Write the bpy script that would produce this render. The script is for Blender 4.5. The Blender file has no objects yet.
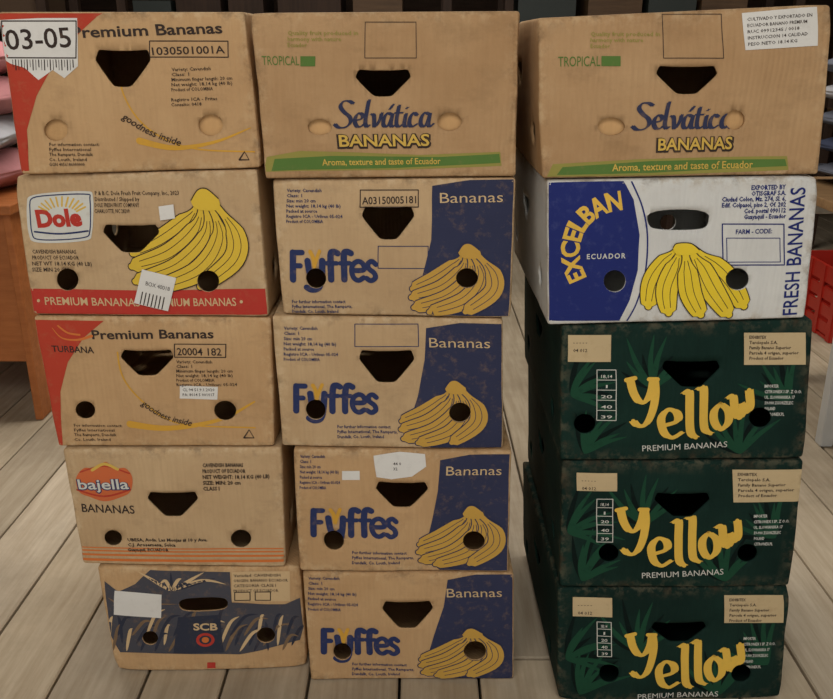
import bpy, bmesh, math, random
from mathutils import Vector, noise
from mathutils.geometry import delaunay_2d_cdt
random.seed(7)
scene=bpy.context.scene
scene.view_settings.view_transform='Standard'
scene.view_settings.look='None'
COL=scene.collection
# ---------------------------------------------------------------- camera model
CH=1.184; TH=math.radians(19.9); FPX=852.0
SN,CS=math.sin(TH),math.cos(TH)
def unproj(px,py,Y):
    a=(px-416.5)/FPX; b=-(py-349.5)/FPX
    dx=a; dy=CS+b*SN; dz=-SN+b*CS
    t=Y/dy
    return t*dx, CH+t*dz
def xat(px,z,Y):
    D=Y*CS+(CH-z)*SN
    return (px-416.5)/FPX*D
cam=bpy.data.cameras.new('camera'); co=bpy.data.objects.new('camera',cam); COL.objects.link(co)
co.location=(0,0,CH); co.rotation_euler=(math.pi/2-TH,0,0)
cam.sensor_fit='HORIZONTAL'; cam.sensor_width=36; cam.lens=36*FPX/833
cam.clip_start=0.05
scene.camera=co
# ---------------------------------------------------------------- materials
def lin(c):
    return tuple(((v/255)/12.92 if v/255<=0.04045 else ((v/255+0.055)/1.055)**2.4) for v in c)+(1,)
MATS={}
def newmat(name):
    m=bpy.data.materials.new(name); m.use_nodes=True
    nt=m.node_tree; nt.nodes.clear()
    return m,nt,nt.nodes,nt.links
def coords(nodes,links):
    tc=nodes.new('ShaderNodeTexCoord'); oi=nodes.new('ShaderNodeObjectInfo')
    mul=nodes.new('ShaderNodeMath'); mul.operation='MULTIPLY'; mul.inputs[1].default_value=17.0
    links.new(oi.outputs['Random'],mul.inputs[0])
    add=nodes.new('ShaderNodeVectorMath'); add.operation='ADD'
    links.new(tc.outputs['Object'],add.inputs[0]); links.new(mul.outputs[0],add.inputs[1])
    return tc,add.outputs[0]
def mixc(nodes,links,fac,a,b):
    m=nodes.new('ShaderNodeMix'); m.data_type='RGBA'
    for s,v in ((0,fac),(6,a),(7,b)):
        if hasattr(v,'is_output'): links.new(v,m.inputs[s])
        else: m.inputs[s].default_value=v
    return m.outputs[2]
def ramp(nodes,links,src,a,b):
    r=nodes.new('ShaderNodeMapRange'); r.inputs[1].default_value=a; r.inputs[2].default_value=b
    links.new(src,r.inputs[0]); return r.outputs[0]
def noise_n(nodes,links,vec,scale,detail=4,rough=.6):
    n=nodes.new('ShaderNodeTexNoise'); n.inputs['Scale'].default_value=scale
    n.inputs['Detail'].default_value=detail; n.inputs['Roughness'].default_value=rough
    links.new(vec,n.inputs['Vector']); return n.outputs['Fac']
def stretch(nodes,links,vec,s):
    v=nodes.new('ShaderNodeVectorMath'); v.operation='MULTIPLY'; v.inputs[1].default_value=s
    links.new(vec,v.inputs[0]); return v.outputs[0]
def mathn(nd,lk,op,a,b=None,c=None):
    f=nd.new('ShaderNodeMath'); f.operation=op
    for i,v in enumerate((a,b,c)):
        if v is None: continue
        if hasattr(v,'is_output'): lk.new(v,f.inputs[i])
        else: f.inputs[i].default_value=v
    return f.outputs[0]
def board(name,c1,c2,wearc,wear=.6,corr=.35,rough=.85,stain=.35,spec=.12):
    m,nt,nd,lk=newmat(name)
    tc,vec=coords(nd,lk)
    n1=noise_n(nd,lk,vec,7,5); n2=noise_n(nd,lk,stretch(nd,lk,vec,(50,50,3)),3,3)
    base=mixc(nd,lk,ramp(nd,lk,n1,.35,.68),lin(c1),lin(c2))
    dark=tuple(v*.8 for v in lin(c1)[:3])+(1,)
    base=mixc(nd,lk,mathn(nd,lk,'MULTIPLY',ramp(nd,lk,n2,.45,.75),.25),base,dark)
    # rubbed dirt stains
    n5=noise_n(nd,lk,stretch(nd,lk,vec,(1,1,1.6)),11,6,.72)
    base=mixc(nd,lk,mathn(nd,lk,'MULTIPLY',ramp(nd,lk,n5,.53,.72),stain),base,tuple(v*.55 for v in lin(c1)[:3])+(1,))
    at=nd.new('ShaderNodeAttribute'); at.attribute_name='wear'
    n3=noise_n(nd,lk,vec,45,4,.7)
    w1=mathn(nd,lk,'MULTIPLY',mathn(nd,lk,'MULTIPLY',at.outputs['Fac'],ramp(nd,lk,n3,.48,.62)),wear)
    base=mixc(nd,lk,w1,base,lin(wearc))
    n6=noise_n(nd,lk,vec,28,4,.7)
    w2=mathn(nd,lk,'MULTIPLY',mathn(nd,lk,'MULTIPLY',at.outputs['Fac'],ramp(nd,lk,n6,.52,.66)),.5)
    base=mixc(nd,lk,w2,base,lin((84,62,44)))
    sp=nd.new('ShaderNodeSeparateXYZ'); lk.new(tc.outputs['Object'],sp.inputs[0])
    s3=mathn(nd,lk,'SINE',mathn(nd,lk,'MULTIPLY',mathn(nd,lk,'ADD',sp.outputs[0],sp.outputs[1]),780))
    n4=noise_n(nd,lk,vec,22,4)
    cr=noise_n(nd,lk,stretch(nd,lk,vec,(5,5,30)),1.6,4,.6)
    h=mathn(nd,lk,'ADD',mathn(nd,lk,'MULTIPLY_ADD',s3,.12,n4),mathn(nd,lk,'MULTIPLY',cr,1.1))
    bp=nd.new('ShaderNodeBump'); bp.inputs['Strength'].default_value=corr; bp.inputs['Distance'].default_value=.003
    lk.new(h,bp.inputs['Height'])
    b=nd.new('ShaderNodeBsdfPrincipled'); b.inputs['Roughness'].default_value=rough
    b.inputs['Specular IOR Level'].default_value=spec
    lk.new(base,b.inputs['Base Color']); lk.new(bp.outputs[0],b.inputs['Normal'])
    o=nd.new('ShaderNodeOutputMaterial'); lk.new(b.outputs[0],o.inputs[0])
    MATS[name]=m; return m
def ink(name,c,worn=(160,128,94),amt=.35,rough=.75):
    m,nt,nd,lk=newmat(name)
    tc,vec=coords(nd,lk)
    n1=noise_n(nd,lk,vec,60,5,.7); n2=noise_n(nd,lk,vec,8,3); n3=noise_n(nd,lk,stretch(nd,lk,vec,(5,5,30)),1.6,4,.6)
    base=mixc(nd,lk,n2,tuple(v*.85 for v in lin(c)[:3])+(1,),tuple(min(1,v*1.08) for v in lin(c)[:3])+(1,))
    base=mixc(nd,lk,mathn(nd,lk,'MULTIPLY',ramp(nd,lk,n1,.54,.8),amt),base,lin(worn))
    b=nd.new('ShaderNodeBsdfPrincipled'); b.inputs['Roughness'].default_value=rough; b.inputs['Specular IOR Level'].default_value=.12
    bp=nd.new('ShaderNodeBump'); bp.inputs['Strength'].default_value=.3; bp.inputs['Distance'].default_value=.003
    lk.new(n3,bp.inputs['Height']); lk.new(bp.outputs[0],b.inputs['Normal'])
    lk.new(base,b.inputs['Base Color'])
    o=nd.new('ShaderNodeOutputMaterial'); lk.new(b.outputs[0],o.inputs[0])
    MATS[name]=m; return m
board('kraft_warm',(188,152,110),(200,165,122),(222,198,160),.45,.5)
board('kraft_brown',(174,139,100),(188,154,114),(212,186,148),.45,.6)
board('kraft_grey',(188,158,120),(200,171,132),(222,202,168),.45,.45)
board('white_board',(206,206,202),(222,222,216),(170,150,120),.5,.3,.7,.15)
board('green_board',(16,38,33),(24,50,43),(120,112,90),.4,.3,.75,.2)
board('inner_kraft',(196,156,108),(208,168,118),(205,162,108),.1,.3)
ink('navy',(54,58,84),amt=.35); ink('navy2',(48,58,98)); ink('royal',(38,48,112),(150,160,190),.12); ink('ink_dark',(60,50,46),amt=.25)
ink('red',(184,68,50)); ink('red_bright',(186,62,52),amt=.25); ink('orange',(212,120,62)); ink('yel_arc',(212,162,64))
ink('banana_tan',(202,160,76),amt=.2); ink('banana_yel',(224,190,68),amt=.15); ink('banana_bright',(238,208,58),(255,255,255),.05)
ink('yellow_logo',(232,190,82),(150,140,80),.15); ink('label_kraft',(202,180,140),(160,130,96),.4); ink('label_white',(224,222,216),(180,176,170),.3)
ink('kraft_ink',(208,180,138),amt=.25); ink('green_ink',(92,124,62)); ink('olive',(152,146,76)); ink('white_ink',(212,212,204),amt=.25)
ink('leaf_dark',(30,72,52),(14,38,30),.6); ink('leaf_black',(9,24,22),(20,50,40),.5)
ink('slate',(76,76,84),(140,112,80),.6); ink('slate2',(124,102,80),amt=.5); ink('slate3',(52,56,70),(110,90,72),.5); ink('bajella_red',(206,108,66),amt=.3)
ink('gold',(216,180,88),amt=.2)
def plain(name,c,rough=.6,ns=12,var=.8,metal=0):
    m,nt,nd,lk=newmat(name); tc,vec=coords(nd,lk)
    n=noise_n(nd,lk,vec,ns,5)
    base=mixc(nd,lk,n,tuple(v*var for v in lin(c)[:3])+(1,),lin(c))
    b=nd.new('ShaderNodeBsdfPrincipled'); b.inputs['Roughness'].default_value=rough; b.inputs['Metallic'].default_value=metal
    lk.new(base,b.inputs['Base Color'])
    bp=nd.new('ShaderNodeBump'); bp.inputs['Strength'].default_value=.2; bp.inputs['Distance'].default_value=.01
    lk.new(n,bp.inputs['Height']); lk.new(bp.outputs[0],b.inputs['Normal'])
    o=nd.new('ShaderNodeOutputMaterial'); lk.new(b.outputs[0],o.inputs[0])
    MATS[name]=m; return m
def wood(name,c1,c2,axis=(1,12,12),rough=.6,scale=3,attr=False):
    m,nt,nd,lk=newmat(name); tc,vec=coords(nd,lk)
    n=noise_n(nd,lk,stretch(nd,lk,vec,axis),scale,6,.65)
    n2=noise_n(nd,lk,vec,2.2,6,.7)
    base=mixc(nd,lk,ramp(nd,lk,n,.3,.7),lin(c1),lin(c2))
    base=mixc(nd,lk,mathn(nd,lk,'MULTIPLY',ramp(nd,lk,n2,.46,.72),.5),base,tuple(v*.55 for v in lin(c1)[:3])+(1,))
    if attr:
        at=nd.new('ShaderNodeAttribute'); at.attribute_name='tint'
        mm=nd.new('ShaderNodeVectorMath'); mm.operation='MULTIPLY'; lk.new(base,mm.inputs[0]); lk.new(at.outputs['Color'],mm.inputs[1])
        base=mm.outputs[0]
    b=nd.new('ShaderNodeBsdfPrincipled'); b.inputs['Roughness'].default_value=rough; b.inputs['Specular IOR Level'].default_value=.3
    lk.new(base,b.inputs['Base Color'])
    bp=nd.new('ShaderNodeBump'); bp.inputs['Strength'].default_value=.35; bp.inputs['Distance'].default_value=.004
    lk.new(n,bp.inputs['Height']); lk.new(bp.outputs[0],b.inputs['Normal'])
    o=nd.new('ShaderNodeOutputMaterial'); lk.new(b.outputs[0],o.inputs[0])
    MATS[name]=m; return m
# ---------------------------------------------------------------- helpers 2d
def catmull(p,n=6,closed=False):
    if len(p)<3: return [tuple(q) for q in p]
    out=[]; L=len(p)
    rng=range(L) if closed else range(L-1)
    for i in rng:
        if closed: a,b,c,d=p[(i-1)%L],p[i],p[(i+1)%L],p[(i+2)%L]
        else: a,b,c,d=p[max(i-1,0)],p[i],p[i+1],p[min(i+2,L-1)]
        for k in range(n):
            t=k/n
            out.append(tuple(.5*((2*b[j])+(-a[j]+c[j])*t+(2*a[j]-5*b[j]+4*c[j]-d[j])*t*t+(-a[j]+3*b[j]-3*c[j]+d[j])*t**3) for j in (0,1)))
    if not closed: out.append(tuple(p[-1]))
    return out
def chaikin(p,it=2,c=.25,first=None):
    for k in range(it):
        q=[]; w=first if (first and k==0) else c
        for i in range(len(p)):
            a,b=p[i],p[(i+1)%len(p)]
            q.append((a[0]*(1-w)+b[0]*w,a[1]*(1-w)+b[1]*w)); q.append((a[0]*w+b[0]*(1-w),a[1]*w+b[1]*(1-w)))
        p=q
    return p
def inside(pt,poly):
    x,y=pt; r=False; j=len(poly)-1
    for i in range(len(poly)):
        xi,yi=poly[i]; xj,yj=poly[j]
        if (yi>y)!=(yj>y) and x<(xj-xi)*(y-yi)/(yj-yi)+xi: r=not r
        j=i
    return r
def cdt_fill(outer,step=.02):
    vs=[Vector(p) for p in outer]; ed=[(i,(i+1)%len(outer)) for i in range(len(outer))]
    xs=[p[0] for p in outer]; ys=[p[1] for p in outer]
    x=min(xs)+step*.5
    pts=[]
    while x<max(xs):
        y=min(ys)+step*.5
        while y<max(ys):
            pts.append((x,y)); y+=step
        x+=step
    for p in pts:
        if inside(p,outer): vs.append(Vector(p))
    rv,re,rf,_,_,_=delaunay_2d_cdt(vs,ed,[],0,1e-6)
    V=[(v.x,v.y) for v in rv]; F=[]
    for f in rf:
        c=(sum(V[i][0] for i in f)/3,sum(V[i][1] for i in f)/3)
        if inside(c,outer): F.append(tuple(f))
    return V,F
TXT={}
def textmesh(s,bold=0.0,res=3,spacing=1.0):
    key=(s,bold,res,spacing)
    if key in TXT: return TXT[key]
    cu=bpy.data.curves.new('t','FONT'); cu.body=s; cu.size=1; cu.offset=bold; cu.resolution_u=res; cu.space_character=spacing
    ob=bpy.data.objects.new('t',cu); COL.objects.link(ob)
    bpy.context.view_layer.update()
    dg=bpy.context.evaluated_depsgraph_get()
    me=bpy.data.meshes.new_from_object(ob.evaluated_get(dg))
    me.calc_loop_triangles()
    V=[(v.co.x,v.co.y) for v in me.vertices]; T=[tuple(t.vertices) for t in me.loop_triangles]
    bpy.data.objects.remove(ob); bpy.data.curves.remove(cu); bpy.data.meshes.remove(me)
    TXT[key]=(V,T); return TXT[key]
CAPH=max(v[1] for v in textmesh('H')[0])
# ---------------------------------------------------------------- box
DP=0.50
class Box:
    def __init__(s,Y,xs,zs,mat,holes,ovals=(),bulge=.004,seed=0,crumple=.0018,depth=DP):
        rs=random.Random(seed*7+1)
        Y+=rs.uniform(-.004,.004); s.yaw=rs.uniform(-.010,.010)
        s.Y=Y; s.dp=depth
        g=.0013
        z=[zs[0]-g,zs[1]-g,zs[2]+g,zs[3]+g]
        s.TL=(xat(xs[0],z[0],Y-s.yaw/2),z[0]); s.TR=(xat(xs[1],z[1],Y+s.yaw/2),z[1]); s.BL=(xat(xs[2],z[2],Y-s.yaw/2),z[2]); s.BR=(xat(xs[3],z[3],Y+s.yaw/2),z[3])
        s.W=(s.TR[0]-s.TL[0]+s.BR[0]-s.BL[0])/2; s.H=(s.TL[1]+s.TR[1]-s.BL[1]-s.BR[1])/2
        s.org=Vector(((s.TL[0]+s.TR[0]+s.BL[0]+s.BR[0])/4,Y+s.dp/2,min(s.BL[1],s.BR[1])))
        s.mat=mat; s.b=bulge; s.seed=seed; s.cr=crumple; s.parts={}
        s.holes=[]
        for h in holes: s.holes.append([s.F(*p) for p in h])
        s.ovals=ovals
        s.hb=[(min(p[0] for p in h),max(p[0] for p in h),min(p[1] for p in h),max(p[1] for p in h)) for h in s.holes]
    def bil(s,u,v):
        x=(s.BL[0]*(1-u)+s.BR[0]*u)*(1-v)+(s.TL[0]*(1-u)+s.TR[0]*u)*v
        z=(s.BL[1]*(1-u)+s.BR[1]*u)*(1-v)+(s.TL[1]*(1-u)+s.TR[1]*u)*v
        return x,z
    def F(s,px,py):
        u=v=.5
        for _ in range(8):
            X,Z=unproj(px,py,s.Y-s.b*.6+s.yaw*(u-.5))
            x,z=s.bil(u,v); e=1e-4
            x1,z1=s.bil(u+e,v); x2,z2=s.bil(u,v+e)
            a,b,c,d=(x1-x)/e,(x2-x)/e,(z1-z)/e,(z2-z)/e; det=a*d-b*c
            rx,rz=X-x,Z-z
            u+=(d*rx-b*rz)/det; v+=(-c*rx+a*rz)/det
        return (u*s.W,v*s.H)
    def k(s,px,py):
        a=s.F(px,py); b=s.F(px+5,py); return math.hypot(a[0]-b[0],a[1]-b[1])/5
    def map(s,x,y,z):
        r=.005
        q=[min(max(x,r),s.W-r),min(max(y,r),s.dp-r),min(max(z,r),s.H-r)]
        d=Vector((x-q[0],y-q[1],z-q[2]))
        p=Vector(q)+d.normalized()*r if d.length>1e-7 else Vector((x,y,z))
        u=p.x/s.W; v=p.z/s.H; w=p.y/s.dp
        X,Z=s.bil(u,v)
        uu=min(max(u,0),1); vv=min(max(v,0),1); ww=min(max(w,0),1)
        Y=s.Y+p.y+s.yaw*(uu-.5); X-=s.yaw*ww*.6
        Y+= s.b*math.sin(math.pi*uu)*math.sin(math.pi*vv)**.7*(-(1-ww)+ww)
        X+= .0025*math.sin(math.pi*ww)*math.sin(math.pi*vv)*(uu*2-1)
        nn=Vector((X*7,Y*7,Z*9))+Vector((s.seed*3.1,s.seed*1.7,0))
        nv=noise.noise_vector(nn)
        nw=noise.noise_vector(nn*2.6)
        fz=math.sin(math.pi*vv)
        X+=nv.x*s.cr*.8+nw.x*s.cr*.5; Y+=nv.y*s.cr*1.8+nw.y*s.cr*.6; Z+=nv.z*s.cr*.6*fz
        # dented corners of the lid
        cd=min(uu,1-uu)*s.W; ce=min(vv,1-vv)*s.H
        if cd<.03 and ce<.03:
            dn=noise.noise(Vector((round(uu)*5+s.seed*2.3,round(vv)*7,round(ww)*3)))
            f=(1-cd/.03)*(1-ce/.03)*max(0,dn)*.009
            X-=f*(uu*2-1); Y+=f*(1-2*ww); Z-=f*.7*(vv*2-1)
        return Vector((X,Y,Z))-s.org
    def shell(s):
        bm=bmesh.new(); wl=bm.verts.layers.float.new('wear')
        W,H,D=s.W,s.H,s.dp
        def lines(L,st): 
            a=[0,.0025,.005,.012]; b=[L-.012,L-.005,L-.0025,L]; n=max(2,int(L/st))
            return a+[.012+(L-.024)*i/n for i in range(1,n)]+b
        def wear(a,b,A,B):
            d=min(a,b,A-a,B-b); return max(0,1-d/.02)
        def panel(A,B,holes,fn,st=.015):
            la,lb=lines(A,st),lines(B,st)
            outer=[(a,0) for a in la[:-1]]+[(A,b) for b in lb[:-1]]+[(a,B) for a in la[::-1][:-1]]+[(0,b) for b in lb[::-1][:-1]]
            extra=[(a,b) for a in la[1:-1] for b in lb[1:-1]]
            vs=[Vector(p) for p in outer]; ed=[(i,(i+1)%len(outer)) for i in range(len(outer))]
            for h in holes:
                o=len(vs); vs+=[Vector(p) for p in h]; ed+=[(o+i,o+(i+1)%len(h)) for i in range(len(h))]
            for p in extra:
                if not any(inside(p,h) for h in holes): vs.append(Vector(p))
            rv,re,rf,_,_,_=delaunay_2d_cdt(vs,ed,[],0,1e-6)
            bv=[]
            for q in rv:
                v=bm.verts.new(s.map(*fn(q.x,q.y))); v[wl]=wear(q.x,q.y,A,B); bv.append(v)
            for f in rf:
                c=(sum(rv[i].x for i in f)/3,sum(rv[i].y for i in f)/3)
                if any(inside(c,h) for h in holes): continue
                try: bm.faces.new([bv[i] for i in f])
                except ValueError: pass
        def circ(cx,cz,r): return [(cx+r*math.cos(i*math.pi/10),cz+r*math.sin(i*math.pi/10)) for i in range(20)]
        def hand(cx,cz,w,h): return chaikin([(cx-w/2,cz+h/2),(cx+w/2,cz+h/2),(cx+w/2,cz+h*.2),(cx+w*.14,cz-h/2),(cx-w*.14,cz-h/2),(cx-w/2,cz+h*.2)],2,.2,.1)
        panel(W,H,s.holes,lambda a,b:(a,0,b))
        panel(W,H,[circ(W*.2,H*.25,.017),circ(W*.8,H*.25,.017)],lambda a,b:(a,D,b))
        sh=[hand(D/2,H*.64,.085,.035),circ(D*.16,H*.27,.017),circ(D*.84,H*.27,.017)]
        panel(D,H,sh,lambda a,b:(0,a,b)); panel(D,H,sh,lambda a,b:(W,a,b))
        panel(W,D,[],lambda a,b:(a,b,0)); panel(W,D,[],lambda a,b:(a,b,H))
        bmesh.ops.remove_doubles(bm,verts=bm.verts,dist=.0004)
        bmesh.ops.recalc_face_normals(bm,faces=bm.faces)
        me=bpy.data.meshes.new('banana_box'); bm.to_mesh(me); bm.free()
        me.materials.append(MATS[s.mat])
        for p in me.polygons: p.use_smooth=True
        ob=bpy.data.objects.new('banana_box',me); COL.objects.link(ob); ob.location=s.org
        md=ob.modifiers.new('s','SOLIDIFY'); md.thickness=.004; md.offset=-1
        s.ob=ob
        for (px,py,r) in s.ovals:
            c=s.F(px,py); R=.022
            pts=[(c[0]-R,c[1]-R),(c[0]+R,c[1]-R),(c[0]+R,c[1]+R),(c[0]-R,c[1]+R)]
            vs=[s.map(a,.0075,b) for a,b in pts]+[s.map(a,.0105,b) for a,b in pts]
            m2=bpy.data.meshes.new('inner_tray_flap'); m2.from_pydata([tuple(v) for v in vs],[],[(0,1,2,3),(7,6,5,4),(0,4,5,1),(1,5,6,2),(2,6,7,3),(3,7,4,0)])
            m2.materials.append(MATS['inner_kraft']); o2=bpy.data.objects.new('inner_tray_flap',m2); COL.objects.link(o2); o2.parent=ob
        for mat,(V,F) in s.parts.items():
            m2=bpy.data.meshes.new('print_'+mat); m2.from_pydata(V,[],F); m2.materials.append(MATS[mat])
            for p in m2.polygons: p.use_smooth=True
            o2=bpy.data.objects.new('print_'+mat,m2); COL.objects.link(o2); o2.parent=ob
    def emit(s,mat,V,T,layer):
        off=.0006+layer*.00013
        vs,fs=s.parts.setdefault(mat,([],[]))
        cache={}
        def vi(p):
            key=(round(p[0],6),round(p[1],6))
            if key not in cache:
                q=(min(max(p[0],.0012),s.W-.0012),min(max(p[1],.0012),s.H-.0012))
                m=s.map(q[0],0,q[1]); m.y-=off
                cache[key]=len(vs); vs.append(tuple(m))
            return cache[key]
        def add(a,b,c):
            if (b[0]-a[0])*(c[1]-a[1])-(b[1]-a[1])*(c[0]-a[0])<0: b,c=c,b
            i,j,k=vi(a),vi(b),vi(c)
            if len({i,j,k})==3: fs.append((i,j,k))
        def rec(a,b,c,dep):
            x0=min(a[0],b[0],c[0]);x1=max(a[0],b[0],c[0]);y0=min(a[1],b[1],c[1]);y1=max(a[1],b[1],c[1])
            hit=None
            for h,bb in zip(s.holes,s.hb):
                if x0<bb[1] and x1>bb[0] and y0<bb[3] and y1>bb[2]: hit=h;break
            ls=[(math.dist(a,b),0),(math.dist(b,c),1),(math.dist(c,a),2)]; m=max(ls)
            if hit is None and m[0]<.016: add(a,b,c); return
            if hit is not None:
                ins=[inside(p,hit) for p in (a,b,c)]
                if all(ins): return
                if m[0]<.0013 or dep>22:
                    if not inside(((a[0]+b[0]+c[0])/3,(a[1]+b[1]+c[1])/3),hit): add(a,b,c)
                    return
            if m[1]==1: a,b,c=b,c,a
            elif m[1]==2: a,b,c=c,a,b
            mid=((a[0]+b[0])/2,(a[1]+b[1])/2)
            rec(a,mid,c,dep+1); rec(mid,b,c,dep+1)
        for t in T: rec(V[t[0]],V[t[1]],V[t[2]],0)
    def poly(s,mat,pts,layer=0,smooth=False):
        P=[s.F(*p) for p in pts]
        if smooth: P=catmull(P,5,True)
        V,T=cdt_fill(P,.014); s.emit(mat,V,T,layer)
    def rect(s,mat,x0,y0,x1,y1,layer=0,rot=0):
        cx,cy=(x0+x1)/2,(y0+y1)/2; c,n=math.cos(math.radians(rot)),math.sin(math.radians(rot))
        s.poly(mat,[(cx+(x-cx)*c-(y-cy)*n,cy+(x-cx)*n+(y-cy)*c) for x,y in ((x0,y1),(x1,y1),(x1,y0),(x0,y0))],layer)
    def ell(s,mat,cx,cy,rx,ry,layer=0,rot=0):
        c,n=math.cos(math.radians(rot)),math.sin(math.radians(rot))
        s.poly(mat,[(cx+rx*math.cos(a)*c-ry*math.sin(a)*n,cy+rx*math.cos(a)*n+ry*math.sin(a)*c) for a in [i*math.pi/14 for i in range(28)]],layer)
    def ribbon(s,mat,P,w,layer,caps=True):
        n=len(P); L=[];R=[]
        for i in range(n):
            a=P[max(i-1,0)]; b=P[min(i+1,n-1)]; dx,dy=b[0]-a[0],b[1]-a[1]; l=math.hypot(dx,dy) or 1
            nx,ny=-dy/l*w[i]/2,dx/l*w[i]/2
            L.append((P[i][0]+nx,P[i][1]+ny)); R.append((P[i][0]-nx,P[i][1]-ny))
        V=L+R; T=[]
        for i in range(n-1): T+= [(i,i+1,n+i+1),(i,n+i+1,n+i)]
        if caps:
            for e in (0,n-1):
                o=len(V); V.append(P[e]); 
                for k in range(12): V.append((P[e][0]+w[e]/2*math.cos(k*math.pi/6),P[e][1]+w[e]/2*math.sin(k*math.pi/6)))
                T+=[(o,o+1+k,o+1+(k+1)%12) for k in range(12)]
        s.emit(mat,V,T,layer)
    def stroke(s,mat,pts,w,layer=1,smooth=True,taper=None):
        kk=s.k(*pts[0]); P=[s.F(*p) for p in pts]
        if smooth: P=catmull(P,6)
        n=len(P)
        ws=[w*kk*(1 if taper is None else taper[0]+(taper[1]-taper[0])*i/(n-1)) for i in range(n)]
        s.ribbon(mat,P,ws,layer)
    def leaf(s,mat,pts,w,layer):
        kk=s.k(*pts[0]); P=catmull([s.F(*p) for p in pts],6); n=len(P)
        s.ribbon(mat,P,[w*kk*(.08+.92*math.sin(math.pi*(i/(n-1))**.7)) for i in range(n)],layer,False)
    def nib(s,mat,pts,w,thin,layer,smooth=True,ang=35):
        kk=s.k(*pts[0]); P=[s.F(*p) for p in pts]
        if smooth: P=catmull(P,6)
        nx,ny=math.cos(math.radians(ang))*w*kk/2,math.sin(math.radians(ang))*w*kk/2
        V=[];T=[]
        for p in P: V+=[(p[0]-nx,p[1]-ny),(p[0]+nx,p[1]+ny)]
        for i in range(len(P)-1): T+=[(2*i,2*i+1,2*i+3),(2*i,2*i+3,2*i+2)]
        s.emit(mat,V,T,layer); s.ribbon(mat,P,[thin*kk]*len(P),layer)
    def frame(s,mat,x0,y0,x1,y1,w=1,layer=1):
        for a,b in (((x0,y0),(x1,y0)),((x1,y0),(x1,y1)),((x1,y1),(x0,y1)),((x0,y1),(x0,y0))): s.stroke(mat,[a,b],w,layer,False)
    def text(s,t,path,cap,mat,layer=2,bold=0.0,shear=0,fit=True,res=3,spacing=1.0):
        V,T=textmesh(t,bold,res,spacing)
        if not V: return
        kk=s.k(*path[0]); P=[s.F(*p) for p in path]
        if len(P)>2: P=catmull(P,8)
        cum=[0]
        for a,b in zip(P,P[1:]): cum.append(cum[-1]+math.dist(a,b))
        if cum[-1]<1e-5: return
        gx0=min(v[0] for v in V); gx1=max(v[0] for v in V); sy=cap*kk/CAPH
        sx=(cum[-1]/(gx1-gx0)) if fit else sy
        out=[]
        for x,y in V:
            d=(x-gx0)*sx+y*sy*shear; yy=y*sy
            i=0
            while i<len(cum)-2 and cum[i+1]<d: i+=1
            seg=(cum[i+1]-cum[i]) or 1e-6
            dx,dy=(P[i+1][0]-P[i][0])/seg,(P[i+1][1]-P[i][1])/seg
            bx,by=P[i][0]+dx*(d-cum[i]),P[i][1]+dy*(d-cum[i])
            out.append((bx-dy*yy,by+dx*yy))
        s.emit(mat,out,T,layer)
    def lines(s,L,x,y,cap,dy,mat,layer=2,slope=0,bold=0.01,w=None):
        for i,t in enumerate(L):
            yy=y+i*dy
            if w: s.text(t,[(x,yy),(x+w*len(t)/max(len(q) for q in L),yy+slope*w*len(t)/max(len(q) for q in L))],cap,mat,layer,bold,res=1)
            else: s.text(t,[(x,yy),(x+40,yy+slope*40)],cap,mat,layer,bold,fit=False,res=1)
    def banana(s,pts,w,fill,out,layer,stem=.3):
        kk=s.k(*pts[0]); P=catmull([s.F(*p) for p in pts],7); n=len(P)
        def prof(t): 
            if t<.16: return stem
            q=(t-.16)/.84
            return stem*(1-min(1,q*5))+min(1,q*5)*(.35+.65*math.sin(math.pi*(q*.86+.07))**.7) if q<.97 else .3
        ws=[w*kk*prof(i/(n-1)) for i in range(n)]
        s.ribbon(out,P,[a+2.2*kk for a in ws],layer); s.ribbon(fill,P,ws,layer+1)
        for fr in (.16,-.2):
            Q=[];
            for i in range(n):
                a=P[max(i-1,0)];b=P[min(i+1,n-1)];dx,dy=b[0]-a[0],b[1]-a[1];l=math.hypot(dx,dy) or 1
                Q.append((P[i][0]-dy/l*ws[i]*fr,P[i][1]+dx/l*ws[i]*fr))
            Q=Q[int(n*.2):int(n*.93)]
            s.ribbon(out,Q,[.7*kk]*len(Q),layer+2,False)
    def bunch(s,x0,y0,x1,y1,w,fill,out,layer,kind=0):
        Bk=[[(.34,.02),(.22,.2),(.08,.5),(.04,.86)],[(.36,.02),(.30,.28),(.22,.6),(.24,.96)],[(.48,.02),(.68,.25),(.84,.5),(.99,.86)],
           [(.44,.02),(.56,.3),(.68,.64),(.84,.98)],[(.40,.02),(.42,.35),(.46,.68),(.56,.98)]]
        Ck=[[(.62,.05),(.50,.25),(.28,.46),(.03,.60)],[(.64,.05),(.58,.34),(.36,.60),(.02,.74)],[(.67,.05),(.68,.42),(.44,.74),(.05,.90)],
           [(.70,.05),(.80,.42),(.62,.78),(.22,.97)],[(.74,.05),(.93,.36),(.92,.66),(.62,.96)]]
        S={1:Bk,2:Ck}[kind]
        for i,sp in enumerate(S):
            s.banana([(x0+a*(x1-x0),y0+b*(y1-y0)) for a,b in sp],w,fill,out,layer+i*3)
        c=[(.28,0),(.32,-.06),(.46,-.06),(.54,.03),(.48,.1),(.32,.1)] if kind==1 else [(.54,.02),(.60,-.09),(.68,-.1),(.78,.0),(.78,.12),(.6,.12)]
        c=[(x0+a*(x1-x0),y0+b*(y1-y0)) for a,b in c]
        s.poly(fill,c,layer+16,True)
        s.stroke(out,[c[0],c[1],c[2],c[3]],1.1,layer+17)
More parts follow.
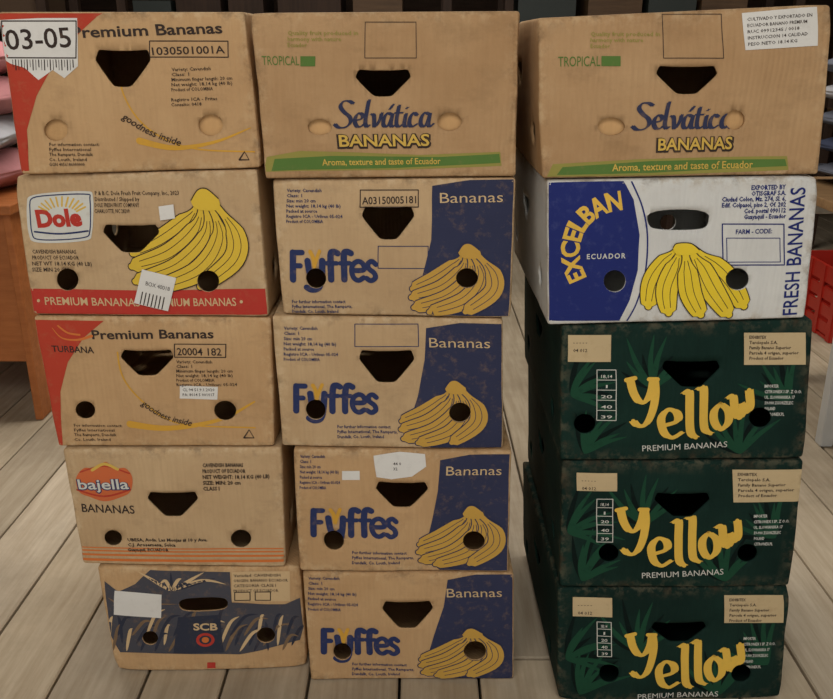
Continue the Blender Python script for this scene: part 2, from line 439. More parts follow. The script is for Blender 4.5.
def hh(x0,y0,x1,y1):
    w,h=x1-x0,y1-y0; cx=(x0+x1)/2
    return chaikin([(x0+2,y0-.5),(cx-w*.2,y0+.5),(cx+w*.2,y0+.5),(x1-2,y0-.5),(x1+1.5,y0+h*.28),(cx+w*.17,y1+.5),(cx-w*.17,y1+.5),(x0-1.5,y0+h*.28)],2,.22,.1)
def cc(cx,cy,rx,ry=None):
    ry=ry or rx
    return [(cx+rx*math.cos(i*math.pi/12),cy+ry*math.sin(i*math.pi/12)) for i in range(24)]
YL,YM,YR=1.385,1.357,1.30
def zj(py,Y): return unproj(0,py,Y)[1]
def joints(L,Y):
    o=[(zj(a,Y),zj(b,Y)) for a,b in L]; o.append((.001,.001)); return o
JL=joints([(11,11),(175,169),(317,317),(449,447),(565,567)],YL)
JM=joints([(12,10),(179,177),(316,319),(448,451),(571,573)],YM)
JR=joints([(17,3),(180,175),(325,319),(461,459),(588,586)],YR)
def mk(Y,J,i,xs,mat,holes,**k):
    (a,b),(c,d)=J[i],J[i+1]
    return Box(Y,xs,(a,b,c,d),mat,holes,**k)
B=[]
# ============ LEFT 1
b=mk(YL,JL,0,(-3,245,21,262),'kraft_warm',[hh(96,50,149,86),cc(56,130,12,11),cc(211,125,12,11)],ovals=[(56,130,12),(211,125,12)],seed=1); B.append(b)
b.poly('red',[(-3,12),(102,12),(82,30),(56,58),(36,96),(27,130),(29,171),(20,172),(8,100)],0)
b.text('Premium Bananas',[(72,38),(223,33)],10,'ink_dark',2,.02)
b.frame('ink_dark',149,41,228,57,1); b.text('1030501001A',[(152,55),(225,53)],7,'ink_dark',2,.01)
b.lines(['Variety: Cavendish','Class: 1','Minimum finger length: 20 cm','Net weight: 18,14 kg (40 lb)','Product of COLOMBIA','','Registro ICA - Fritas','Consalto: 0418'],172,71,3.2,5,'ink_dark',w=60,slope=-.03)
b.stroke('yel_arc',[(118,60),(124,95),(148,128),(190,148),(254,152)],1.6,1); b.stroke('yel_arc',[(250,128),(215,142),(175,148),(140,141)],5,0,True,(.2,1.4))
b.text('goodness inside',[(122,118),(148,134),(180,146)],7,'ink_dark',5,.01,.2)
b.lines(['For information contact:','Fyffes International','The Ramparts, Dundalk','Co. Louth, Ireland','GGN 4056186000000'],50,146,3.2,5,'ink_dark',w=50)
b.poly('label_white',[(-1,20),(40,18),(77,18),(78,66),(64,78),(52,70),(38,80),(24,68),(10,64),(0,58)],3)
b.text('03-05',[(7,50),(72,47)],18,'ink_dark',6,.01)
b.frame('ink_dark',1,21,76,58,1.2,5)
for i in range(22): b.stroke('ink_dark',[(12+i*2.9,60),(12+i*2.9+.4,67+(3 if i%3 else 0))],1.1 if i%2 else .6,6,False)
b.stroke('ink_dark',[(239,160),(244,152),(249,160),(239,160)],1.6,2,False)
# ============ LEFT 2
b=mk(YL,JL,1,(12,257,33,269),'kraft_grey',[hh(104,225,159,252),cc(67,280,11),cc(208,281,11)],seed=2); B.append(b)
b.poly('red_bright',[(33,315),(29,289),(150,290),(265,289),(268,315),(150,315)],0)
b.text('PREMIUM BANANAS',[(45,305),(140,306)],8,'kraft_ink',2,.01); b.text('PREMIUM BANANAS',[(152,306),(236,306)],8,'kraft_ink',2,.01); b.ell('kraft_ink',38,301,1.6,1.6,2); b.ell('kraft_ink',241,302,1.6,1.6,2)
b.poly('white_ink',[(26,205),(34,195),(84,191),(93,198),(92,232),(84,241),(38,243),(28,234)],1,True)
b.stroke('navy2',[(29,205),(36,197),(84,194),(90,200),(90,230),(82,238),(40,240),(31,232),(29,205)],1.2,3)
for i in range(11):
    a=math.radians(200+i*14); b.stroke('gold',[(62+16*math.cos(a),214+8*math.sin(a)),(62+25*math.cos(a),212+15*math.sin(a))],1.8,2,False)
b.text('Dole',[(37,227),(83,225)],16,'red_bright',4,.05)
b.stroke('navy2',[(34,232),(60,234),(88,231)],1.8,4)
b.lines(['P & B.C. Dole Fresh Fruit Company, Inc., 2023','Distributed / Shipped by','DOLE FRESH FRUIT COMPANY','CHARLOTTE, NC 28209'],95,195,4,6,'ink_dark',w=84)
b.lines(['CAVENDISH BANANAS','PRODUCT OF ECUADOR','NET WT 18.14 KG (40 LB)','SIZE MIN 20 CM'],32,254,4,6,'ink_dark',w=60)
b.bunch(130,198,243,290,21,'banana_yel','ink_dark',3,2)
b.rect('label_white',160,205,175,219,22,-8)
b.rect('label_white',138,272,173,307,24,14)
for i in range(7): b.stroke('ink_dark',[(143+i*3.6,291+i*.9),(140.5+i*3.6,303+i*.9)],1.1,26,False)
b.text('BOX 40018',[(146,284),(170,290)],4,'ink_dark',26)
# ============ LEFT 3
b=mk(YL,JL,2,(33,271,58,275),'kraft_warm',[hh(122,350,173,375),cc(85,410,10,9),cc(225,411,11,10)],seed=3); B.append(b)
b.poly('red',[(33,320),(104,321),(84,338),(68,362),(60,392),(62,446),(57,446),(44,380)],0)
b.text('Premium Bananas',[(93,339),(214,338)],9,'ink_dark',2,.02)
b.text('TURBANA',[(52,352),(95,353)],6.5,'ink_dark',3,.015)
b.stroke('orange',[(52,328),(62,338),(78,340),(92,336)],3,3,True,(.2,1)); b.stroke('orange',[(58,326),(68,333),(80,335)],2,3)
b.frame('ink_dark',175,344,226,357,1); b.text('20004 182',[(178,355),(222,355)],7.5,'ink_dark',2,.01)
b.lines(['Variety: Cavendish','Class: 1','Minimum finger length: 20 cm','Net weight: 18,14 kg (40 lb)','Product of COLOMBIA','Registro ICA - Urilven: 05-024'],177,363,3.2,4.6,'ink_dark',w=60)
b.rect('label_white',180,386,218,399,2,2); b.lines(['CL 94 51.9.1.2020','PA: 8014 5 001017'],183,391,3,5,'ink_dark',4,w=32)
b.stroke('yel_arc',[(118,352),(124,378),(146,404),(182,424),(255,428)],1.6,1); b.stroke('yel_arc',[(254,402),(220,420),(170,428),(130,424)],6,0,True,(.3,1.3))
b.text('goodness inside',[(141,404),(163,418),(191,426)],6.5,'ink_dark',5,.01,.2)
b.lines(['For information contact:','Fyffes International','The Ramparts, Dundalk','Co. Louth, Ireland'],74,427,3,4.8,'ink_dark',w=48)
b.stroke('ink_dark',[(244,438),(249,430),(254,438),(244,438)],1.5,2,False)
# ============ LEFT 4
b=mk(YL,JL,3,(62,281,83,286),'kraft_grey',[hh(149,492,197,516),cc(113,538,9,8),cc(241,539,10,9)],seed=4); B.append(b)
b.poly('bajella_red',[(76,478),(84,468),(96,469),(105,462),(116,468),(126,468),(133,477),(131,491),(120,497),(105,501),(90,497),(79,492)],1,True)
b.stroke('red',[(77,490),(104,496),(131,489)],2,2); b.stroke('red',[(80,472),(104,466),(130,473)],1.6,2)
b.stroke('gold',[(92,470),(104,464),(118,469)],3,3)
b.text('bajella',[(78,489.5),(131,488.5)],11,'navy2',5,.06); b.text('bajella',[(79,489),(130,488)],11,'white_ink',8,.015)
b.text('BANANAS',[(82,512),(135,513)],9,'ink_dark',2,.01)
b.lines(['CAVENDISH BANANAS','PRODUCT OF ECUADOR','NET WEIGHT: 18,14 KG (40 LB)','SIZE: MIN: 20 cm','CLASS I'],203,467,4,5.8,'ink_dark',w=66,bold=.03)
b.lines(['UBESA, Avda. Las Monjas # 10 y Ave.','C.J. Arosemena, Solca','Guayaquil, ECUADOR'],128,541,3.4,5,'ink_dark',w=80,bold=.03)
for yy,w in ((547.5,1.2),(550.5,1.6),(554.5,2.2),(559.5,3)): b.stroke('orange',[(82,yy),(180,yy+1),(283,yy+1.5)],w,1)
# ============ LEFT 5
b=mk(YL,JL,4,(97,301,116,307),'kraft_warm',[chaikin([(179,597),(228,596),(228,610),(180,611)],3,.25,.2),cc(150,638,8,7),cc(266,635,9,8)],seed=5,crumple=.0024); B.append(b)
b.poly('slate',[(104,582),(118,592),(135,584),(150,570),(196,571),(230,572),(232,602),(262,604),(285,604),(300,598),(303,628),(300,640),(262,650),(240,654),(120,653),(110,636)],0)
random.seed(3)
for i in range(40):
    x=108+i*4.7; y=632+9*math.sin(i*2.1); a=random.uniform(-2.1,-.3); L=random.uniform(12,26)
    b.leaf(['kraft_ink','slate2','slate3','slate3'][i%4],[(x,y+12),(x+L*.5*math.cos(a)+3,y+L*.5*math.sin(a)),(x+L*math.cos(a)+6,y+L*math.sin(a)+4)],3.4,1+i%3)
for i in range(9): b.leaf('slate3' if i%2 else 'kraft_ink',[(172,590),(154+i*6,580+(i%2)*3),(138+i*11,572+(i%3)*6)],3.6,2)
for i in range(6): b.leaf('slate2',[(130,612),(118+i*6,604),(108+i*14,598+(i%2)*5)],3,3)
b.poly('slate3',[(178,616),(220,614),(224,652),(174,653)],5)
b.text('SCB',[(194,629),(218,629)],8,'kraft_ink',7,.03); b.ell('red_bright',206,639,9,7,6); b.ell('slate3',206,639,6,4.5,7); b.ell('orange',206,639,3.5,3,8)
b.rect('label_white',114,592,162,616,6,3)
b.rect('kraft_ink',232,572,290,601,1); b.lines(['Variedad: CAVENDISH','ORIGEN: BANANO ECUADOR','CATEGORIA CLASE I','PRODUCT OF ECUADOR'],234,577,3.2,5,'ink_dark',4,w=54)
b.frame('ink_dark',235,592,250,600,1,3); b.frame('ink_dark',255,592,270,600,1,3)
b.rect('red_bright',208,662,216,668,3)
# ============ Selvatica
SEL=[[(22,26),(17,29),(10,28),(7,23),(11,17),(17,12),(18,6),(13,1),(5,0),(0,4)],
[(24,8),(31,10),(32,14),(28,16),(24,12),(23,6),(26,1),(31,2),(34,5)],[(40,30),(37,18),(35,6),(37,1),(40,3)],
[(42,15),(45,13),(46,1),(52,9),(54,16)],[(66,14),(61,16),(57,11),(56,4),(59,1),(63,4),(67,14)],[(67,15),(65,4),(67,1),(70,3)],[(64,20),(68,25)],
[(75,24),(72,10),(72,3),(75,1),(78,3)],[(70,16),(79,16)],[(83,15),(81,4),(83,1),(86,3)],[(84,20.5),(84.5,21.5)],
[(96,13),(92,16),(88,11),(87,4),(90,1),(96,4)],[(110,14),(105,16),(101,11),(100,4),(103,1),(107,4),(111,14)],[(111,15),(109,4),(111,1),(115,4)]]
b=mk(YM,JM,0,(250,520,266,515),'kraft_brown',[hh(357,70,410,96),cc(320,127,12,8),cc(450,122,12,9)],ovals=[(320,127,12),(450,122,12)],seed=6,crumple=.0026); B.append(b)
b.frame('ink_dark',365,22,416,58,.7,1)
for st in SEL: b.nib('navy',[(335+p[0]/115*99,127.5-p[1]*.93) for p in st],4.6,1.5,4,ang=20)
b.text('BANANAS',[(337,147.5),(432,146.5)],11.5,'ink_dark',3,.09); b.text('BANANAS',[(339,146.5),(430,145.5)],11,'gold',6,.02)
b.text('TROPICAL',[(262,65),(300,65)],8.5,'green_ink',2,.0); b.rect('green_ink',301,56,316,66,2)
b.poly('olive',[(262,172),(267,157),(300,151),(340,152),(420,155),(500,152),(501,166),(400,170),(300,171)],0)
b.poly('green_ink',[(272,171),(275,159),(330,156),(440,157),(499,154),(500,163),(400,168),(300,170)],2)
b.text('Aroma, texture and taste of Ecuador',[(322,165.5),(441,164)],6,'gold',5,.01)
b.lines(['Quality fruit produced in','harmony with nature','Ecuador'],288,35,4,6,'olive',w=70)
def fy(b,ft,pan,ban,bn,txt,foot):
    b.poly('navy',pan,0)
    x0,y0,x1,y1=ban
    b.bunch(x0,y0,x1,y1,(x1-x0)*.21,'banana_tan','navy',2,2)
    b.text('Bananas',[bn[0],bn[1]],10,'kraft_ink',3,-.003)
    fx0,fb,fx1,cap=ft
    w=fx1-fx0; cw=6.4
    def st(pts,ww=cw,m='navy2',l=4): b.stroke(m,[(fx0+u*w,fb-v*cap) for u,v in pts],ww,l)
    def stl(pts,ww=cw,m='navy2',l=4): b.stroke(m,[(fx0+u*w,fb-v*cap) for u,v in pts],ww,l,False)
    stl([(.035,.06),(.035,.95)]); stl([(.035,.95),(.14,.95)],5.6); stl([(.035,.52),(.12,.52)],5.4)
    st([(.205,.68),(.235,.22),(.29,.07),(.35,.2)]); st([(.375,.68),(.365,.2),(.33,-.2),(.25,-.28),(.19,-.2)])
    st([(.235,.98),(.27,.78),(.285,.5)],4,'yel_arc',5); st([(.345,1.0),(.315,.78),(.29,.55)],3.4,'yel_arc',5)
    for o in (.45,.60):
        st([(o+.10,.93),(o+.055,.98),(o+.02,.85),(o+.02,.06)]); stl([(o-.025,.60),(o+.085,.60)],4.6)
    st([(.715,.36),(.845,.38),(.835,.58),(.78,.66),(.72,.55),(.705,.32),(.735,.1),(.79,.03),(.845,.12)],5.2)
    st([(.985,.56),(.94,.66),(.895,.58),(.905,.42),(.965,.28),(.98,.12),(.93,.02),(.88,.1)],5.2)
    b.lines(['Variety: Cavendish','Class: 1','Size: min 20 cm','Net weight: 18,14 kg (40 lb)','Packed at source','Registro ICA - Urilven 05-024','Product of COLOMBIA'],txt[0],txt[1],3.3,5.2,'navy2',w=txt[2],bold=.02)
    b.lines(['For further information contact','Fyffes International, The Ramparts,','Dundalk, Co. Louth, Ireland'],foot[0],foot[1],3.3,5,'navy2',w=foot[2],bold=.02)
b=mk(YM+.004,JM,1,(272,516,283,511),'kraft_grey',[hh(363,207,413,239),cc(316,278,10,10),cc(467,278,11,10)],seed=7); B.append(b)
fy(b,(290,281,377,30),[(432,186),(470,180),(514,179),(512,240),(509,317),(438,316),(416,300),(426,262),(431,240)],(410,250,499,314),[(440,203),(503,202)],(287,192,56),(292,303,60))
b.frame('ink_dark',360,190,418,207,1,1); b.text('A03150005181',[(362,204),(416,203)],7,'ink_dark',2,.01)
b.frame('navy2',378,246,428,268,.8,1)
b=mk(YM+.009,JM,2,(272,503,282,503),'kraft_grey',[hh(360,350,413,382),cc(316,410,10),cc(460,412,11,10)],seed=8); B.append(b)
fy(b,(293,413,378,28),[(426,328),(460,323),(502,324),(502,449),(430,448),(408,430),(418,395),(424,360)],(400,386,483,444),[(429,347),(490,348)],(284,330,54),(338,428,60))
b.frame('navy2',355,324,418,346,.8,1)
b=mk(YM,JM,3,(293,512,300,508),'kraft_warm',[hh(377,482,427,507),cc(334,541,10),cc(474,541,11,10)],seed=9); B.append(b)
fy(b,(311,537,397,28),[(440,460),(470,455),(510,455),(507,571),(440,571),(423,556),(432,520),(438,490)],(417,511,501,566),[(446,475),(502,476)],(300,458,40),(352,554,62))
b.poly('label_white',[(374,456),(400,452),(425,454),(426,466),(412,476),(392,479),(377,477)],4); b.rect('label_white',342,471,360,480,4); b.lines(['44 0','32'],394,465,3,5,'ink_dark',7)
b=mk(YM,JM,4,(302,514,311,513),'kraft_warm',[hh(383,601,432,627),cc(342,652,9),cc(475,651,11,10)],seed=10); B.append(b)
fy(b,(321,654,399,25),[(448,580),(476,575),(513,575),(512,681),(444,680),(425,668),(434,635),(444,606)],(419,632,499,677),[(447,597),(502,597)],(308,580,50),(352,666,62))
# ============ RIGHT
b=mk(YR,JR,0,(537,834,541,819),'kraft_brown',[hh(657,66,715,93),cc(612,126,14,9),cc(735,120,10,10)],ovals=[(612,126,14),(735,120,10)],seed=11,crumple=.0026); B.append(b)
for st in SEL: b.nib('navy',[(633+p[0]/115*102,129-p[1]*.93) for p in st],4.8,1.5,4,ang=20)
b.text('BANANAS',[(656,151),(734,150)],12,'ink_dark',3,.09); b.text('BANANAS',[(658,150),(732,149)],11.5,'gold',6,.02)
b.text('TROPICAL',[(557,67),(600,66)],9.5,'green_ink',2); b.rect('green_ink',601,56,620,66,2)
b.frame('ink_dark',663,14,722,58,.7,1)
b.poly('olive',[(546,177),(552,164),(640,159),(788,156),(790,170),(650,176)],0); b.poly('green_ink',[(556,175),(562,167),(650,161),(786,159),(788,166),(650,173)],2)
b.text('Aroma, texture and taste of Ecuador',[(612,171),(754,168)],7,'gold',5,.01)
b.lines(['Quality fruit produced in','harmony with nature','Ecuador'],590,36,4,6,'olive',w=70)
b.poly('label_white',[(742,13),(819,6),(818,46),(744,50)],3); b.lines(['CULTIVADO Y EXPORTADO EN','ECUADOR BANANO PREMIUM','RUC 09912345 / 0018','INSTRUCCION 14 CALIDAD','PESO NETO 18.14 KG'],747,21,3,6.2,'ink_dark',6,slope=-.07,w=66)
# R2
b=mk(YR,JR,1,(547,820,548,805),'white_board',[chaikin([(647,210),(710,209),(710,226),(700,230),(658,230),(648,226)],2),cc(615,281,11),cc(737,279,12,11)],seed=12); B.append(b)
b.poly('royal',[(549,321),(548,182),(624,181),(634,200),(640,235),(638,270),(630,300),(620,321)],0)
b.stroke('royal',[(632,182),(643,208),(648,240),(645,275),(637,303),(628,321)],1.6,0)
b.text('EXCELBAN',[(586,277),(580,262),(579,246),(584,230),(595,219),(608,212),(623,209)],17,'yellow_logo',3,.035)
b.text('ECUADOR',[(587,259),(626,258)],5,'white_ink',3,.02,spacing=1.3)
b.bunch(645,247,745,316,22,'banana_bright','ink_dark',3,1)
b.frame('royal',723,224,784,265,1.2,1); b.text('FARM - CODE:',[(736,234),(772,233)],4.5,'royal',2,.02); b.frame('royal',727,238,780,262,.8,1)
for i,(t,x) in enumerate((('EXPORTED BY',752),('OTISGRAF S.A.',752),('Ciudad Colon, Mz. 274, Sl. 6,',722),('Edif. Colpasol, piso 2, Of. 202',722),('Cod. postal 090112',744),('Guayaquil - Ecuador',744))): b.text(t,[(x,190+i*5.8),(786,189+i*5.8)],4.4,'royal',2,.03,res=1)
b.text('FRESH BANANAS',[(797,315),(806,187)],14,'royal',2,.01)
# Yellow boxes
YEL=[[(629,379),(632,391),(638,400),(645,399),(650,389),(652,379)],[(653,378),(654,393),(651,410),(645,422),(637,424),(632,419)],
[(661,424),(676,419),(675,410),(666,408),(660,417),(663,431),(671,436),(680,431)],[(683,391),(688,390),(688,408),(689,430),(694,436)],[(697,387),(702,386),(702,406),(703,427),(709,432)],
[(719,402),(713,409),(713,420),(719,428),(727,421),(727,409),(719,402)],[(727,396),(732,395),(734,410),(738,417),(742,410),(742,402),(745,411),(749,405),(748,389)]]
def yel(b,o,sx,sy,lab,rlab,tab,rt,pb):
    ox,oy=o
    xl,xr,yt,yb=b.q
    random.seed(int(yt))
    for cx,cy,a0,a1 in ((xl+20,yb-4,-100,-20),(xl+6,yt+70,-75,20),(xr-60,yb-4,-150,-40),(xr-10,yt+75,-170,-80),((xl+xr)/2-30,yt+62,-150,-30)):
        for i in range(9):
            a=math.radians(a0+(a1-a0)*i/8+random.uniform(-3,3)); L=random.uniform(34,58)
            p=[(cx,cy),(cx+L*.5*math.cos(a-.1),cy+L*.5*math.sin(a-.1)),(cx+L*math.cos(a),cy+L*math.sin(a))]
            p=[(min(max(x,xl-1),xr+8),min(max(y,yt),yb)) for x,y in p]
            b.leaf('leaf_dark' if i%3 else 'leaf_black',p,5.5,i%3)
    for st in YEL: b.nib('yellow_logo',[(ox+(p[0]-625)*sx,oy+(p[1]-375)*sy) for p in st],8.6*sx,4.2*sx,6,ang=10)
    b.stroke('yellow_logo',[(ox,oy+4*sy),(ox+9*sx,oy+2*sy)],4.6*sx,6); b.stroke('yellow_logo',[(ox+23*sx,oy+3*sy),(ox+31*sx,oy+3*sy)],4.6*sx,6)
    b.text('PREMIUM BANANAS',[pb[0],pb[1]],6.5,'white_ink',5,-.002)
    b.rect('label_kraft',*lab,5); b.rect('label_kraft',*rlab,5)
    x0,y0,x1,y1=lab; b.lines(['- - - - -','04 012'],x0+5,y0+9,3.5,8,'ink_dark',8)
    x0,y0,x1,y1=rlab; b.lines(['EXHIBITEX','Terciopelo S.A.','Family Banano Superior','Parcela 4 origen, superior','Product of Ecuador'],x0+5,y0+6,3.2,5.2,'ink_dark',8,w=(x1-x0)*.8,bold=.02)
    x0,y0,x1,y1=tab; b.frame('white_ink',x0,y0,x1,y1,.8,4)
    for i in range(1,5): b.stroke('white_ink',[(x0,y0+(y1-y0)*i/5),(x1,y0+(y1-y0)*i/5)],.7,4,False)
    for i in range(5):
        ins=4 if i!=1 else (x1-x0)/2-.8
        b.text(['18,14','I','20','40','39'][i],[(x0+ins,y0+(y1-y0)*(i+.8)/5),(x1-ins,y0+(y1-y0)*(i+.8)/5)],3.2,'white_ink',4,.01)
    b.lines(['IMPORTER','CITRONEX I SP. Z O.O.','UL. SLOWIANSKA 17','59-900 ZGORZELEC','POLAND','CITRONEX.PL'],rt[0],rt[1],3.2,5.6,'white_ink',5,w=rt[2],bold=.02)
b=mk(YR,JR,2,(562,814,560,804),'green_board',[hh(663,361,719,386),cc(585,424,11,10),cc(760,418,11,10)],seed=13); b.q=(565,800,326,458); B.append(b)
yel(b,(626,376),1.0,1.0,(568,335,611,362),(744,333,806,365),(597,370,616,420),(764,388,38),[(642,451),(727,447)])
b=mk(YR,JR,3,(562,804,560,790),'green_board',[hh(655,493,709,516),cc(609,553,10,9),cc(747,553,10,9)],seed=14); b.q=(562,785,463,585); B.append(b)
yel(b,(617,506),.97,.97,(577,473,617,491),(733,470,803,502),(597,499,613,542),(753,517,36),[(642,578),(723,574)])
b=mk(YR,JR,4,(558,791,557,781),'green_board',[hh(652,622,705,641),cc(609,673,10,9),cc(741,673,10,9)],seed=15); b.q=(560,778,590,699); B.append(b)
yel(b,(626,631),.93,.92,(573,598,612,617),(724,595,784,623),(597,622,611,656),(744,640,32),[(638,699),(718,696)])
for b in B: b.shell()
random.seed(11)
# ---------------------------------------------------------------- generic builders
def addobj(name,verts,faces,mat,parent=None,loc=(0,0,0),bevel=0,smooth=False):
    me=bpy.data.meshes.new(name); me.from_pydata(verts,[],faces); me.materials.append(MATS[mat])
    if smooth:
        for p in me.polygons: p.use_smooth=True
    ob=bpy.data.objects.new(name,me); COL.objects.link(ob); ob.location=loc
    if parent: ob.parent=parent
    if bevel:
        m=ob.modifiers.new('b','BEVEL'); m.width=bevel; m.segments=2
    return ob
CF=[(0,3,2,1),(4,5,6,7),(0,1,5,4),(1,2,6,5),(2,3,7,6),(3,0,4,7)]
def cub(name,x0,x1,y0,y1,z0,z1,mat,parent=None,bevel=.004):
    return addobj(name,[(x0,y0,z0),(x1,y0,z0),(x1,y1,z0),(x0,y1,z0),(x0,y0,z1),(x1,y0,z1),(x1,y1,z1),(x0,y1,z1)],CF,mat,parent,bevel=bevel)
def empty(name):
    e=bpy.data.objects.new(name,None); COL.objects.link(e); e.empty_display_size=.1; return e
wood('floor_wood',(182,164,138),(212,197,172),(14,1,14),.75,3.5,True)
wood('orange_wood',(160,94,48),(184,114,64),(2,14,14),.5)
wood('dark_wood',(48,35,27),(68,50,38),(14,14,1),.7)
wood('wall_wood',(52,38,30),(76,58,44),(1,1,14),.8)
wood('pale_wood',(80,60,42),(104,80,56),(1,12,12),.6)
wood('table_wood',(130,100,68),(158,126,88),(1,12,12),.6)
plain('dirt',(50,40,32)); plain('pink_cloth',(190,128,130),.9,20); plain('grey_cloth',(104,108,120),.9,30,.6); plain('white_cloth',(180,180,184),.9,20); plain('white_paint',(196,196,192),.5)
plain('red_plastic',(190,44,30),.4); plain('black_plastic',(26,26,28),.5); plain('ceiling_white',(120,108,92),.9); plain('blue_cloth',(52,60,84),.9); plain('crate_green',(40,48,44),.6)
plain('old_carton',(84,64,46),.8)
# floor planks
vs=[];fs=[];tint=[]
x=-3.9; pw=.165
while x<3.9:
    w=pw*random.uniform(.9,1.1); y=-1.5-random.random()*2
    while y<7:
        L=random.uniform(2.2,3.8); y2=min(y+L,7.05); ya=max(y,-1.6)
        if y2>ya:
            o=len(vs); g=.003; e=.003; zt=random.uniform(-.0015,0)
            for zz,q in ((-.03,0),(zt-e,0),(zt,e)):
                vs+=[(x+g+q,ya+g+q,zz),(x+w-g-q,ya+g+q,zz),(x+w-g-q,y2-g-q,zz),(x+g+q,y2-g-q,zz)]
            F=[(o+8,o+9,o+10,o+11)]
            for l in (0,4):
                for k in range(4): F.append((o+l+k,o+l+(k+1)%4,o+l+4+(k+1)%4,o+l+4+k))
            fs+=F; t=random.uniform(.74,1.03); tw=random.uniform(-.05,.03); tint+=[(t,t*(1+tw*.3),t*(1+tw),1)]*len(F)
        y=y2
        if y>=7.05: break
    x+=w
fl=addobj('floor',vs,fs,'floor_wood')
ca=fl.data.color_attributes.new('tint','FLOAT_COLOR','CORNER')
for p,t in zip(fl.data.polygons,tint):
    for l in p.loop_indices: ca.data[l].color=t
cub('subfloor',-4,4,-1.6,7.1,-.06,-.031,'dirt',fl,0)
# room
cub('wall_back',-4,4,7.06,7.16,-.03,2.8,'wall_wood',None,0)
cub('wall_left',-4.1,-3.95,-1.6,7.06,-.03,2.8,'wall_wood',None,0)
cub('wall_right',3.95,4.1,-1.6,7.06,-.03,2.8,'wall_wood',None,0)
cub('ceiling',-4.1,4.1,-1.6,7.16,2.8,2.9,'ceiling_white',None,0)
for i in range(5): cub('ceiling_beam' ,-3.94,3.94,.2+i*1.6,.34+i*1.6,2.62,2.799,'dark_wood',None,.004)
def table(name,x0,x1,y0,y1,h,top,leg,panel=False,th=.03,lw=.05):
    e=empty(name); e.location=((x0+x1)/2,(y0+y1)/2,0)
    def C(n,*a): 
        o=cub(n,a[0]-e.location.x,a[1]-e.location.x,a[2]-e.location.y,a[3]-e.location.y,a[4],a[5],a[6],e); return o
    C('top',x0,x1,y0,y1,h-th,h,top)
    if panel:
        C('side_panel_1',x0+.02,x0+.045,y0+.03,y1-.03,0.001,h-th,leg); C('side_panel_2',x1-.045,x1-.02,y0+.03,y1-.03,0.001,h-th,leg)
        C('back_panel',x0+.045,x1-.045,y1-.08,y1-.06,.12,h-th,leg); C('drawer_unit',x1-.42,x1-.05,y0+.05,y1-.1,.2,h-th,leg)
    else:
        for i,(a,b) in enumerate(((x0+.03,y0+.03),(x1-.03-lw,y0+.03),(x0+.03,y1-.03-lw),(x1-.03-lw,y1-.03-lw))): C('leg_%d'%(i+1),a,a+lw,b,b+lw,.001,h-th,leg)
        C('apron',x0+.05,x1-.05,y0+.04,y0+.06,h-th-.09,h-th,leg); C('apron_back',x0+.05,x1-.05,y1-.06,y1-.04,h-th-.09,h-th,leg)
    return e
table('desk',-2.5,-1.22,2.55,3.2,.72,'orange_wood','orange_wood',True)
def cushion(name,loc,sx,sy,sz,mat,rz=0,parent=None):
    bm=bmesh.new(); bmesh.ops.create_cube(bm,size=2); bmesh.ops.subdivide_edges(bm,edges=bm.edges,cuts=5,use_grid_fill=True)
    for v in bm.verts:
        c=v.co; pz=(1-(abs(c.x)**4))*(1-(abs(c.y)**4)); 
        z=c.z*(.12+.88*pz**.5)
        k=1-.08*(1-abs(c.x*c.y))
        nv=noise.noise_vector(Vector((c.x*1.5+loc[0],c.y*1.5,c.z+loc[2]*9)))*.01
        v.co=Vector((c.x*sx*k+nv.x,c.y*sy*k+nv.y,z*sz))
    me=bpy.data.meshes.new(name); bm.to_mesh(me); bm.free(); me.materials.append(MATS[mat])
    for p in me.polygons: p.use_smooth=True
    o=bpy.data.objects.new(name,me); COL.objects.link(o); o.location=loc; o.rotation_euler=(0,0,rz)
    if parent: o.parent=parent
    return o
e=empty('cushion_pile'); e.location=(-1.55,2.85,.721)
for i in range(4): cushion('cushion_%d'%(i+1),(random.uniform(-.03,.03),random.uniform(-.03,.03),.067+i*.115),.28,.24,.066,['pink_cloth','white_cloth','pink_cloth','pink_cloth'][i],random.uniform(-.2,.2),e)
table('side_table',1.22,2.3,2.35,3.0,.74,'table_wood','white_paint',False,.03,.04)
e=empty('folded_blankets'); e.location=(1.62,2.68,.741)
for i in range(5): cushion('blanket_%d'%(i+1),(random.uniform(-.02,.02),0,.047+i*.082),.33,.26,.046,['grey_cloth','blue_cloth','grey_cloth','white_cloth','grey_cloth'][i],random.uniform(-.06,.06),e)
def crate(name,loc,w,d,h,mat):
    V=[];F=[]
    def bx(x0,x1,y0,y1,z0,z1):
        o=len(V); V.extend([(x0,y0,z0),(x1,y0,z0),(x1,y1,z0),(x0,y1,z0),(x0,y0,z1),(x1,y0,z1),(x1,y1,z1),(x0,y1,z1)]); F.extend([tuple(o+i for i in f) for f in CF])
    t=.012
    bx(-w/2,w/2,-d/2,d/2,0,t)
    for k in range(4):
        z0=.02+k*(h-.02)/4; z1=z0+(h-.02)/4-.02
        if k==3: z1=h
        bx(-w/2,w/2,-d/2,-d/2+t,z0,z1); bx(-w/2,w/2,d/2-t,d/2,z0,z1); bx(-w/2,-w/2+t,-d/2+t,d/2-t,z0,z1); bx(w/2-t,w/2,-d/2+t,d/2-t,z0,z1)
    for sx in range(5):
        xx=-w/2+sx*(w-.03)/4
        bx(xx,xx+.03,-d/2-.006,-d/2,0,h); bx(xx,xx+.03,d/2,d/2+.006,0,h)
    for sy in range(4):
        yy=-d/2+sy*(d-.03)/3
        bx(-w/2-.006,-w/2,yy,yy+.03,0,h); bx(w/2,w/2+.006,yy,yy+.03,0,h)
    return addobj(name,V,F,mat,None,loc)
crate('plastic_crate',(2.0,3.55,.001),.56,.4,.3,'red_plastic')
crate('plastic_crate',(2.75,3.6,.001),.56,.4,.3,'crate_green')
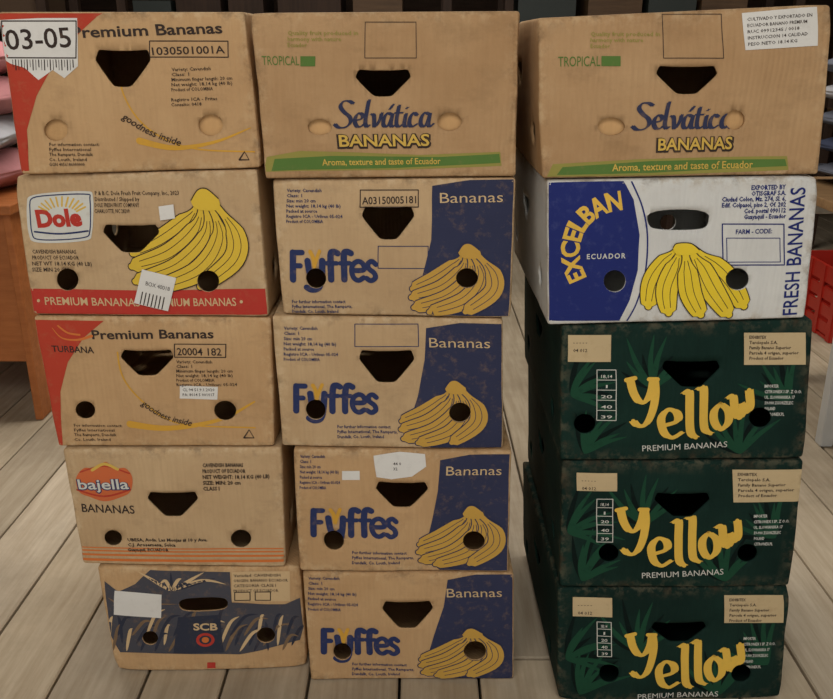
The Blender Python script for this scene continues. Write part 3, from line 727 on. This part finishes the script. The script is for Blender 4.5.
def rack(x0,x1,y0,y1,levels,mat,shelf):
    e=empty('storage_rack'); e.location=((x0+x1)/2,(y0+y1)/2,0); ex,ey=e.location.x,e.location.y
    def C(n,a,b,c,d,z0,z1,m): cub(n,a-ex,b-ex,c-ey,d-ey,z0,z1,m,e,.002)
    i=0
    for a in (x0,x1-.05):
        for b_ in (y0,y1-.05): i+=1; C('post_%d'%i,a,a+.05,b_,b_+.05,.001,2.1,mat)
    for j,z in enumerate(levels): C('shelf_%d'%(j+1),x0+.0,x1,y0,y1,z,z+.025,shelf)
    for j,z in enumerate(levels):
        x=x0+.08; n=0
        while x<x1-.35:
            w=random.uniform(.18,.38); h=random.uniform(.12,.3); n+=1
            C('stored_carton_%d_%d'%(j+1,n),x,x+w,y0+.04,y1-.06,z+.026,z+.026+h,random.choice(['old_carton','pale_wood','dark_wood','crate_green','black_plastic','old_carton','dark_wood']))
            x+=w+random.uniform(.02,.1)
rack(-3.6,-1.9,4.7,5.2,(.25,.75,1.25,1.7),'dark_wood','pale_wood')
rack(-1.7,.2,5.2,5.7,(.25,.75,1.2,1.65),'dark_wood','pale_wood')
rack(.5,2.2,5.2,5.7,(.25,.7,1.25,1.7),'dark_wood','dark_wood')
rack(2.35,3.8,4.6,5.1,(.3,.8,1.3,1.7),'dark_wood','pale_wood')
def chair(loc,rz):
    e=empty('wooden_chair'); e.location=loc; e.rotation_euler=(0,0,rz)
    cub('seat',-.21,.21,-.21,.21,.42,.45,'dark_wood',e)
    for i,(a,b) in enumerate(((-.2,-.2),(.16,-.2),(-.2,.16),(.16,.16))): cub('leg_%d'%(i+1),a,a+.04,b,b+.04,.001,.42,'dark_wood',e)
    cub('back_post_1',-.2,-.16,.16,.2,.45,.92,'dark_wood',e); cub('back_post_2',.16,.2,.16,.2,.45,.92,'dark_wood',e)
    for k in range(3): cub('back_slat_%d'%(k+1),-.16,.16,.17,.19,.55+k*.13,.61+k*.13,'dark_wood',e)
chair((-.9,3.9,0),.4); chair((.95,4.1,0),-2.6)
# ---------------------------------------------------------------- lights
w=bpy.data.worlds.new('world'); scene.world=w; w.use_nodes=True
bg=w.node_tree.nodes['Background']; bg.inputs[0].default_value=(1,.97,.93,1); bg.inputs[1].default_value=.86
def area(name,loc,rot,sx,sy,p,c=(1,.95,.88)):
    l=bpy.data.lights.new(name,'AREA'); l.shape='RECTANGLE'; l.size=sx; l.size_y=sy; l.energy=p; l.color=c
    o=bpy.data.objects.new(name,l); COL.objects.link(o); o.location=loc; o.rotation_euler=rot; return o
area('area_light_front',(-.3,-.5,2.5),(math.radians(35),0,0),1.8,.8,24)  # unseen area light above the camera, tilted towards the box fronts
area('fill_light_back',(-.6,2.9,2.58),(0,0,0),2.6,.6,52)  # added overhead fill that brightens the floor behind the stacks
area('fill_light_far',(2.2,3.0,2.58),(0,0,0),1.2,.5,18)  # smaller added fill for the floor at back right, no fixture
